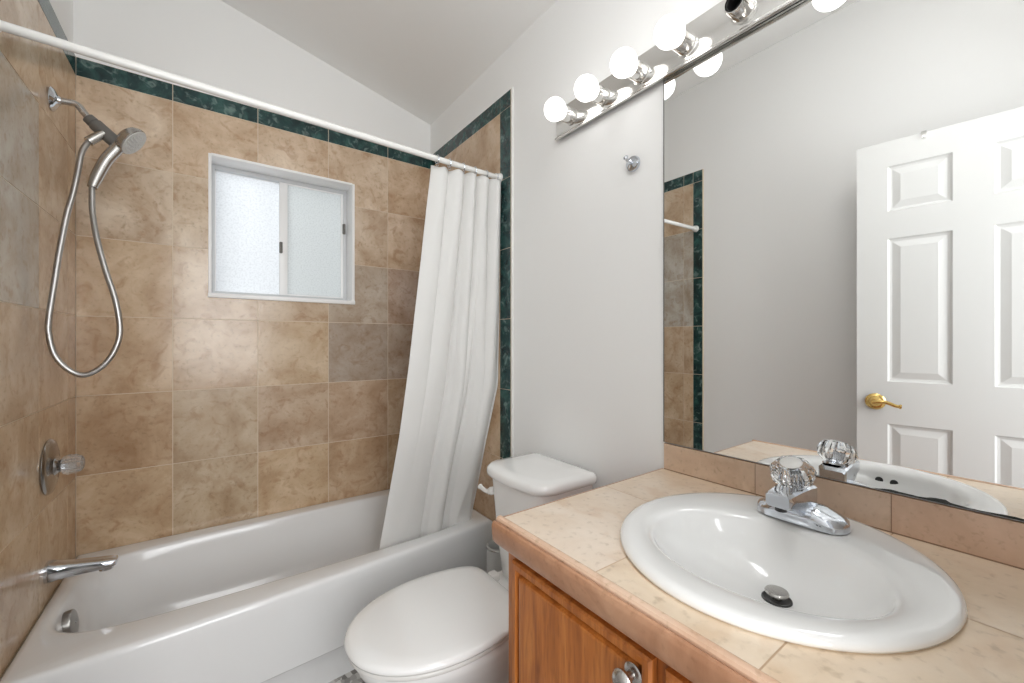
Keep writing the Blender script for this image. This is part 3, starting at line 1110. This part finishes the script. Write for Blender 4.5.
lathe(bm, (0.812, TY + 0.140, 0.660), (-1, 0.1, 0), [(0, 0.014), (0.012, 0.014), (0.016, 0.011), (0.020, 0.010)], 24)
tube(bm, spline([(0.792, TY + 0.134, 0.660), (0.788, TY + 0.154, 0.661), (0.786, TY + 0.174, 0.665), (0.785, TY + 0.189, 0.668)], 5), [0.007] * 6 + [0.0075] * 6 + [0.009, 0.010, 0.010, 0.007], 12)
obj('flush_lever', bm, M['plastic'], toi)

TY = TY0_
# brush canister on the floor between tub and tank
cb = Vector((0.968, 1.428, 0))
can = thing('toilet_brush_canister', 'open pale canister standing on the floor between tub and toilet tank', 'canister', cb)
bm = bmesh.new()
lathe(bm, cb, (0, 0, 1), [(0, 0.046), (0.004, 0.049), (0.02, 0.0485), (0.330, 0.0465), (0.336, 0.0475), (0.343, 0.0470), (0.345, 0.0445), (0.342, 0.0425), (0.30, 0.042), (0.02, 0.043), (0.015, 0.02)], 40)
obj('canister_body', bm, M['canister'], can)
bm = bmesh.new()
lathe(bm, cb + Vector((0, 0, 0.333)), (0, 0, 1), [(0, 0.0476), (0.001, 0.0486), (0.005, 0.0486), (0.006, 0.0476)], 40, cap0=False, cap1=False)
obj('rim_band', bm, M['nickel'], can)['label'] = 'thin metal band round the rim'

# ------------------------------------------------------------------ vanity cabinet
VY0, VY1 = YF + 0.005, 0.702
CX, CZ1 = 0.5020, 0.7770
van = thing('vanity_cabinet', 'honey oak vanity cabinet with panelled doors under the sink', 'cabinet', (0.78, 0.29, 0))
bm = bmesh.new()      # carcass: side panel, face frame, plinth
box(bm, CX + 0.018, XR - 0.004, VY1 - 0.018, VY1, 0.0, CZ1)
box(bm, CX + 0.018, XR - 0.004, VY0, VY0 + 0.018, 0.0, CZ1)
box(bm, CX + 0.06, CX + 0.075, VY0 + 0.018, VY1 - 0.018, 0.0, 0.10)
box(bm, CX + 0.018, XR - 0.004, VY0 + 0.018, VY1 - 0.018, 0.10, 0.118)
obj('carcass', bm, M['wood'], van, smooth=False)
bm = bmesh.new()
for y0, y1 in ((VY1 - 0.045, VY1), (0.310, 0.365), (VY0, VY0 + 0.045)):
    box(bm, CX, CX + 0.018, y0, y1, 0.10, CZ1, 0.001)
box(bm, CX + 0.0004, CX + 0.0176, VY0 + 0.045, VY1 - 0.045, CZ1 - 0.06, CZ1)
box(bm, CX + 0.0004, CX + 0.0176, VY0 + 0.045, VY1 - 0.045, 0.10, 0.15)
obj('face_frame', bm, M['wood'], van, smooth=False)


def cab_door(y0, y1, z0, z1, knob_y):
    bm = bmesh.new()
    xf = CX - 0.0155

    def rr(ins, x):
        return [Vector((x, y0 + ins, z0 + ins)), Vector((x, y1 - ins, z0 + ins)), Vector((x, y1 - ins, z1 - ins)), Vector((x, y0 + ins, z1 - ins))]
    loft(bm, [rr(0, CX - 0.0005), rr(0, xf + 0.004), rr(0.004, xf), rr(0.014, xf), rr(0.0165, xf + 0.009), rr(0.023, xf + 0.009), rr(0.026, xf + 0.001), rr(0.030, xf)])
    d = obj('door', bm, M['wood'], van, angle=10)
    bm = bmesh.new()
    kp = Vector((xf, knob_y, z1 - 0.034))
    lathe(bm, kp, (-1, 0, 0), [(0, 0.0145), (0.002, 0.0150), (0.004, 0.0125), (0.005, 0.0065), (0.016, 0.0060), (0.018, 0.010), (0.021, 0.0150), (0.026, 0.0165), (0.031, 0.0135), (0.0335, 0.007), (0.0340, 0.001)], 32)
    obj('knob', bm, M['nickel'], d)['label'] = 'brushed metal knob'
    return d


cab_door(0.346, 0.672, 0.135, 0.752, 0.374)
cab_door(-0.090, 0.326, 0.135, 0.752, -0.05)

# ------------------------------------------------------------------ countertop with edge and backsplash
ZC = 0.828
EX = 0.4625
top = thing('countertop', 'beige stone tile countertop with pink brown edge and short backsplash', 'countertop', (0.76, 0.29, ZC))
HOLE_C, HOLE_R = Vector((0.776, 0.322)), 0.205
bm = bmesh.new()
lt = bm.loops.layers.float_color.new('tint')
lr = bm.loops.layers.float_color.new('rnd')
xe = [0.488, 0.800, XR - 0.002]
ye = [VY0, 0.208, 0.448, VY1 - 0.002]
tint = {(0, 2): (1.0, 0.985, 0.97), (1, 2): (0.99, 0.96, 0.92), (0, 1): (0.985, 0.96, 0.90), (0, 0): (0.985, 0.95, 0.88), (1, 1): (0.98, 0.95, 0.9), (1, 0): (0.97, 0.93, 0.86)}
rng = random.Random(3)
from mathutils import geometry
for i in range(2):
    for j in range(3):
        g = 0.0011
        x0, x1, y0, y1 = xe[i] + g, xe[i + 1] - g, ye[j] + g, ye[j + 1] - g
        rnd = (rng.random(), rng.random(), rng.random(), 1)
        # fine cells, those under the sink bowl left out
        nx, ny = 40, 32
        vs = {}
        for a in range(nx):
            for b_ in range(ny):
                q = [(a, b_), (a + 1, b_), (a + 1, b_ + 1), (a, b_ + 1)]
                P = [(lerp(x0, x1, u / nx), lerp(y0, y1, w / ny)) for u, w in q]
                if all((Vector(p) - HOLE_C).length < HOLE_R for p in P):
                    continue
                f = bm.faces.new([vs.setdefault(k, None) or vs.__setitem__(k, bm.verts.new((p[0], p[1], ZC))) or vs[k] for k, p in zip(q, P)])
                for lp in f.loops:
                    lp[lt] = tint[(i, j)] + (1,)
                    lp[lr] = rnd
tile_obj('tile_top', bm, [M['counter']], top)
bm = bmesh.new()     # grout bed: a plate with a round cut for the bowl
ring_o, ring_i = [], []
SEG = 96
for k in range(SEG):
    a = 2 * PI * k / SEG
    c_, s_ = math.cos(a), math.sin(a)
    tx = ((XR - 0.002 - HOLE_C.x) if c_ > 0 else (HOLE_C.x - 0.480)) / max(abs(c_), 1e-9)
    ty = ((VY1 - 0.003 - HOLE_C.y) if s_ > 0 else (HOLE_C.y - VY0)) / max(abs(s_), 1e-9)
    r_ = min(tx, ty)
    ring_o.append((HOLE_C.x + c_ * r_, HOLE_C.y + s_ * r_))
    ring_i.append((HOLE_C.x + c_ * (HOLE_R - .004), HOLE_C.y + s_ * (HOLE_R - .004)))
# corner points pulled out to the real corners
for cxx, cyy in ((XR - 0.002, VY1 - 0.003), (0.480, VY1 - 0.003), (XR - 0.002, VY0), (0.480, VY0)):
    k = min(range(SEG), key=lambda q: (ring_o[q][0] - cxx) ** 2 + (ring_o[q][1] - cyy) ** 2)
    ring_o[k] = (cxx, cyy)
loft(bm, [[Vector((x, y, ZC - 0.049)) for x, y in ring_i], [Vector((x, y, ZC - 0.0008)) for x, y in ring_i], [Vector((x, y, ZC - 0.0008)) for x, y in ring_o], [Vector((x, y, ZC - 0.049)) for x, y in ring_o], [Vector((x, y, ZC - 0.049)) for x, y in ring_i]], False, False)
obj('substrate', bm, mat('counter_grout', srgb(214, 186, 156), 0.8), top, smooth=False)
# front edge moulding: rounded bead on top of a shallow cove, returning along the left end
BP = [(0.026, ZC - 0.010), (0.026, ZC + 0.0005), (0.023, ZC + 0.0025), (0.018, ZC + 0.0030), (0.0135, ZC + 0.0015), (0.0115, ZC - 0.0025), (0.0115, ZC - 0.010)]
EP = [(0.0125, ZC - 0.020), (0.0110, ZC - 0.0075), (0.0095, ZC - 0.0050), (0.0070, ZC - 0.0042), (0.0030, ZC - 0.0060), (0.0005, ZC - 0.0105), (0.0000, ZC - 0.0150), (0.0010, ZC - 0.0300), (0.0035, ZC - 0.0430), (0.008, ZC - 0.050), (0.030, ZC - 0.050), (0.030, ZC - 0.020)]
bm = bmesh.new()
loft(bm, [[Vector((EX + d, VY0, z)) for d, z in EP], [Vector((EX + d, VY1 + 0.004, z)) for d, z in EP]])
obj('edge_moulding', bm, M['edge'], top, angle=25)['label'] = 'brown stone edge strip'
bm = bmesh.new()
loft(bm, [[Vector((EX + d, VY0, z)) for d, z in BP], [Vector((EX + d, VY1 + 0.004, z)) for d, z in BP]])
obj('edge_bead', bm, M['bead'], top, angle=25)['label'] = 'rounded pinkish bead along the top edge'
bm = bmesh.new()     # plain left end
box(bm, EX + 0.020, XR - 0.003, VY1 - 0.004, VY1 + 0.003, ZC - 0.045, ZC - 0.0002, 0.0015)
obj('end_strip', bm, M['edge'], top, smooth=False)
# backsplash tiles
BX = XR - 0.010
bm = bmesh.new()
tiles(bm, (BX, 0, 0), (0, 1, 0), (0, 0, 1), (-1, 0, 0), [(0.452, 0.696, ZC + .002, 0.902, (1, .97, .93)), (0.210, 0.452, ZC + .002, 0.902, (0.93, .90, .88)), (-0.03, 0.210, ZC + .002, 0.902, (.96, .86, .82)), (VY0, -0.03, ZC + .002, 0.902, (1, .95, .9))], 0.009, gap=0.002, seed=9)
tile_obj('backsplash', bm, [M['splash']], top)
bm = bmesh.new()
box(bm, BX + 0.001, XR - 0.001, VY0, 0.6955, ZC - 0.002, 0.9015)
obj('backsplash_bed', bm, mat('splash_grout', srgb(150, 122, 100), 0.8), top, smooth=False)

# ------------------------------------------------------------------ sink
SC = Vector((0.777, 0.322))
BC = Vector((0.745, 0.322))
snk = thing('sink', 'white round drop in sink with oval bowl in the stone counter', 'sink', (SC.x, SC.y, ZC))


def oval(c, ax_, ay_, z, n=96, p=2.0):
    out = []
    for i in range(n):
        a = 2 * PI * i / n
        c_, s_ = math.cos(a), math.sin(a)
        r_ = (abs(c_) ** p + abs(s_) ** p) ** (-1 / p)
        out.append(Vector((c[0] + c_ * r_ * ax_, c[1] + s_ * r_ * ay_, z)))
    return out


bm = bmesh.new()
DR = Vector((0.797, 0.311))
rings = [oval(SC, 0.246, 0.229, ZC + 0.0005), oval(SC, 0.251, 0.235, ZC + 0.002), oval(SC, 0.2525, 0.2365, ZC + 0.006), oval(SC, 0.2505, 0.2345, ZC + 0.011), oval(SC, 0.245, 0.229, ZC + 0.0145), oval(SC, 0.235, 0.219, ZC + 0.0155)]
rings += [oval(lerp(SC, BC, 0.9), 0.164, 0.193, ZC + 0.0125), oval(BC, 0.154, 0.184, ZC + 0.0098), oval(BC, 0.1475, 0.1780, ZC + 0.0060), oval(BC, 0.1425, 0.1735, ZC + 0.0000), oval(BC, 0.137, 0.168, ZC - 0.012)]
for z, k in ((-0.022, 0.955), (-0.036, 0.88), (-0.050, 0.77), (-0.063, 0.63), (-0.074, 0.48), (-0.082, 0.33), (-0.086, 0.20)):
    c_ = lerp(DR, BC, max(0, (k - 0.20) / 0.8) ** 0.9)
    rings.append(oval(c_, 0.137 * k, 0.168 * k, ZC + z))
rings.append(oval(DR, 0.024, 0.024, ZC - 0.0870))
loft(bm, rings, False, True)
obj('bowl', bm, M['porcelain'], snk, angle=60)
ZD = ZC - 0.0870
bm = bmesh.new()
lathe(bm, (DR.x, DR.y, ZD), (0, 0, 1), [(0.0002, 0.0235), (0.0022, 0.0230), (0.0028, 0.0215), (0.0014, 0.0195), (0.0010, 0.012)], 36)
dr = obj('drain', bm, M['darkmetal'], snk)  # dark flange colour stands in for the shadow under the stopper
bm = bmesh.new()
lathe(bm, (DR.x, DR.y, ZD + 0.001), (0, 0, 1), [(0, 0.008), (0.008, 0.0085), (0.0085, 0.0175), (0.012, 0.0185), (0.0145, 0.0170), (0.0150, 0.010), (0.0152, 0.001)], 36)
obj('stopper', bm, M['nickel'], dr)
for y_ in (0.292, 0.323):     # overflow holes on the front wall of the bowl
    q_ = math.sqrt(1 - ((y_ - BC.y) / 0.168) ** 2)
    bm = bmesh.new()
    lathe(bm, (BC.x - 0.1335 * q_, y_, ZC - 0.016), (1, 0, 0.35), [(-0.006, 0.0085), (0.0012, 0.0085), (0.0014, 0.001)], 24)
    obj('overflow_hole', bm, M['black'], snk)

# ------------------------------------------------------------------ faucet
ZF = ZC + 0.0150
FX, FY = 0.935, 0.322
fau = thing('faucet', 'chrome single handle faucet with clear faceted knob on the sink ledge', 'faucet', (FX, FY, ZF))
bm = bmesh.new()      # long base with sloping rounded wings
sec = []
for t_ in [i / 28 for i in range(29)]:
    y = lerp(-0.077, 0.077, t_)
    e = abs(y) / 0.077
    h = 0.036 if e < 0.40 else lerp(0.036, 0.021, ((e - 0.40) / 0.5) ** 1.1) if e < 0.90 else lerp(0.021, 0.014, (e - 0.90) / 0.10)
    w = 0.033 * (1 - e ** 5) ** 0.5 + 0.003
    ring = []
    for k in range(16):
        a = PI * k / 15
        sx = -math.cos(a)
        ring.append(Vector((FX + math.copysign(abs(sx) ** 0.75, sx) * w, FY + y, ZF + h * math.sin(a) ** 0.5)))
    sec.append(ring)
loft(bm, sec, True, True, closed=True)
obj('base', bm, M['chrome'], fau, angle=35)
bm = bmesh.new()      # spout: a squarish block reaching over the bowl
rings = []
for dx, w, z0, z1 in ((0.026, 0.023, 0.004, 0.054), (0.022, 0.026, 0.003, 0.062), (-0.008, 0.026, 0.003, 0.066), (-0.022, 0.0255, 0.006, 0.066), (-0.040, 0.0235, 0.018, 0.0655), (-0.066, 0.0220, 0.032, 0.0645), (-0.088, 0.0212, 0.037, 0.0635), (-0.093, 0.0195, 0.0385, 0.0620)):
    r_ = 0.004
    zz0, zz1 = ZF + z0, ZF + z1
    rings.append([Vector((FX + dx, FY + 0.006 + y, z + 0.003)) for y, z in ((-w + r_, zz0), (w - r_, zz0), (w, zz0 + r_), (w, zz1 - r_), (w - r_, zz1), (-w + r_, zz1), (-w, zz1 - r_), (-w, zz0 + r_))])
loft(bm, rings)
spo = obj('spout', bm, M['chrome'], fau, angle=25)
bm = bmesh.new()
lathe(bm, (FX - 0.076, FY + 0.006, ZF + 0.038), (0, 0, -1), [(-0.003, 0.010), (0.006, 0.010), (0.007, 0.008), (0.004, 0.007)], 20)
obj('aerator', bm, M['darkmetal'], spo)
bm = bmesh.new()
lathe(bm, (FX - 0.002, FY + 0.011, ZF + 0.064), (-0.3, 0, 1), [(0, 0.021), (0.004, 0.021), (0.006, 0.017), (0.010, 0.013), (0.016, 0.012)], 30)
obj('collar', bm, M['chrome'], fau)
bm = bmesh.new()
KA = Vector((-0.42, -0.04, 1)).normalized()
KO = Vector((FX - 0.006, FY + 0.010, ZF + 0.067))
facet_knob(bm, KO, KA, [(0, 0.017), (0.005, 0.024), (0.014, 0.0335), (0.027, 0.0365), (0.038, 0.0330), (0.046, 0.0265), (0.048, 0.0235), (0.0485, 0.004)], 9, 0.16)
kn = obj('knob', bm, M['acrylic'], fau, angle=8)
kn['label'] = 'clear faceted acrylic knob'
bm = bmesh.new()
lathe(bm, KO + KA * 0.0488, KA, [(0, 0.0190), (0.001, 0.0190), (0.0022, 0.0165), (0.0026, 0.002)], 30)
obj('cap', bm, M['plastic'], kn)['label'] = 'white round cap'
bm = bmesh.new()
lathe(bm, KO - KA * 0.002, KA, [(0, 0.010), (0.028, 0.010), (0.031, 0.006)], 20)
obj('stem', bm, M['chrome'], kn)

# ------------------------------------------------------------------ mirror
MZ0, MZ1, MY1 = 0.9045, 1.9345, 0.697
bm = bmesh.new()
box(bm, XR - 0.006, XR - 0.0005, VY0, MY1, MZ0, MZ1)
mir = tag(obj('vanity_mirror', bm, M['mirror'], smooth=False, loc=(XR - 0.003, 0.29, MZ0)), 'large frameless wall mirror above the backsplash', 'mirror')
bm = bmesh.new()     # corroded dark edge along the bottom right
rng = random.Random(11)
n = 60
low, hi = [], []
for i in range(n + 1):
    y = lerp(0.235, VY0 + 0.001, i / n)
    h = 0.0026 + 0.0008 * math.sin(i * .5) + rng.random() * 0.0008
    if 3 < i < 17:
        h += 0.0030 * math.exp(-((i - 15) / 2.6) ** 2) + 0.0008
    h *= min(1, i / 3 + 0.05)
    low.append((y, MZ0 + 0.0002))
    hi.append((y, MZ0 + max(0.0006, h)))
for X_ in (XR - 0.0064,):
    a = [bm.verts.new((X_, y, z)) for y, z in low]
    c_ = [bm.verts.new((X_, y, z)) for y, z in hi]
    for i in range(n):
        bm.faces.new([a[i], a[i + 1], c_[i + 1], c_[i]])
obj('desilvered_edge', bm, M['desilver'], mir, smooth=False)['label'] = 'dark corroded strip along the bottom edge'
bm = bmesh.new()
box(bm, XR - 0.0068, XR - 0.0005, MY1, MY1 + 0.0022, MZ0, MZ1)
obj('side_edge', bm, M['greyrubber'], mir, smooth=False)

# ------------------------------------------------------------------ vanity light bar
FXF = 1.030                # front face of the housing
LY1, LY0, LZ0, LZ1 = 1.139, 0.225, 1.937, 2.041
lit = thing('vanity_light', 'polished light bar with round bulbs above the mirror', 'light fixture', (XR, 0.65, 1.96))
bm = bmesh.new()
box(bm, FXF, XR - 0.0005, LY0, LY1, LZ0, LZ1, 0.004, 2)
obj('housing', bm, M['plate'], lit, angle=30)
bm = bmesh.new()
box(bm, FXF - 0.004, FXF + 0.006, LY0 - 0.002, LY1 + 0.002, LZ0 - 0.005, LZ0 + 0.003, 0.001)
obj('lower_lip', bm, M['plate'], lit, angle=30)
ZB = 1.983
for i in range(6):
    y = 1.056 - i * 0.1452
    bm = bmesh.new()
    lathe(bm, (FXF + 0.001, y, ZB), (-1, 0, 0), [(0, 0.030), (0.002, 0.030), (0.003, 0.0255), (0.040, 0.0250), (0.045, 0.0235), (0.045, 0.0215), (0.006, 0.021), (0.005, 0.004)], 32)
    sk = obj('socket', bm, M['plate'], lit, angle=40)
    if i == 4:
        bm = bmesh.new()
        lathe(bm, (FXF - 0.004, y, ZB), (-1, 0, 0), [(0, 0.0205), (0.037, 0.0200), (0.038, 0.0175), (0.008, 0.0155), (0.007, 0.002)], 28)
        obj('empty_lamp_holder', bm, M['darkmetal'], sk)['label'] = 'dark empty lamp holder without a bulb'
        continue
    bm = bmesh.new()
    R_ = 0.0375
    hc_ = 0.079
    prof = [(0.018, 0.014), (0.036, 0.0165), (0.044, 0.0205)]
    for k in range(1, 22):
        a = PI * (0.20 + 0.80 * k / 21)
        prof.append((hc_ - math.cos(a) * R_, math.sin(a) * R_))
    lathe(bm, (FXF, y, ZB), (-1, 0, 0), prof, 36)
    obj('bulb', bm, M['bulb'], lit)

# ------------------------------------------------------------------ robe hook
rh = Vector((XR, 0.806, 1.734))
hk = thing('robe_hook', 'small round chrome robe hook on the wall beside the mirror', 'hook', rh)
bm = bmesh.new()
lathe(bm, rh, (-1, 0, 0), [(0, 0.0235), (0.006, 0.024), (0.009, 0.022), (0.010, 0.011), (0.012, 0.008)], 32)
obj('base', bm, M['chrome'], hk)
bm = bmesh.new()
tube(bm, spline([rh + Vector((-0.006, 0, 0)), rh + Vector((-0.018, 0, 0)), rh + Vector((-0.030, 0, 0.003)), rh + Vector((-0.038, 0, 0.010))], 5), 0.0048, 14)
lathe(bm, rh + Vector((-0.036, 0, 0.008)), (-0.8, 0, 0.6), [(0, 0.004), (0.001, 0.0075), (0.004, 0.0085), (0.007, 0.0065), (0.008, 0.001)], 20)
obj('peg', bm, M['chrome'], hk)
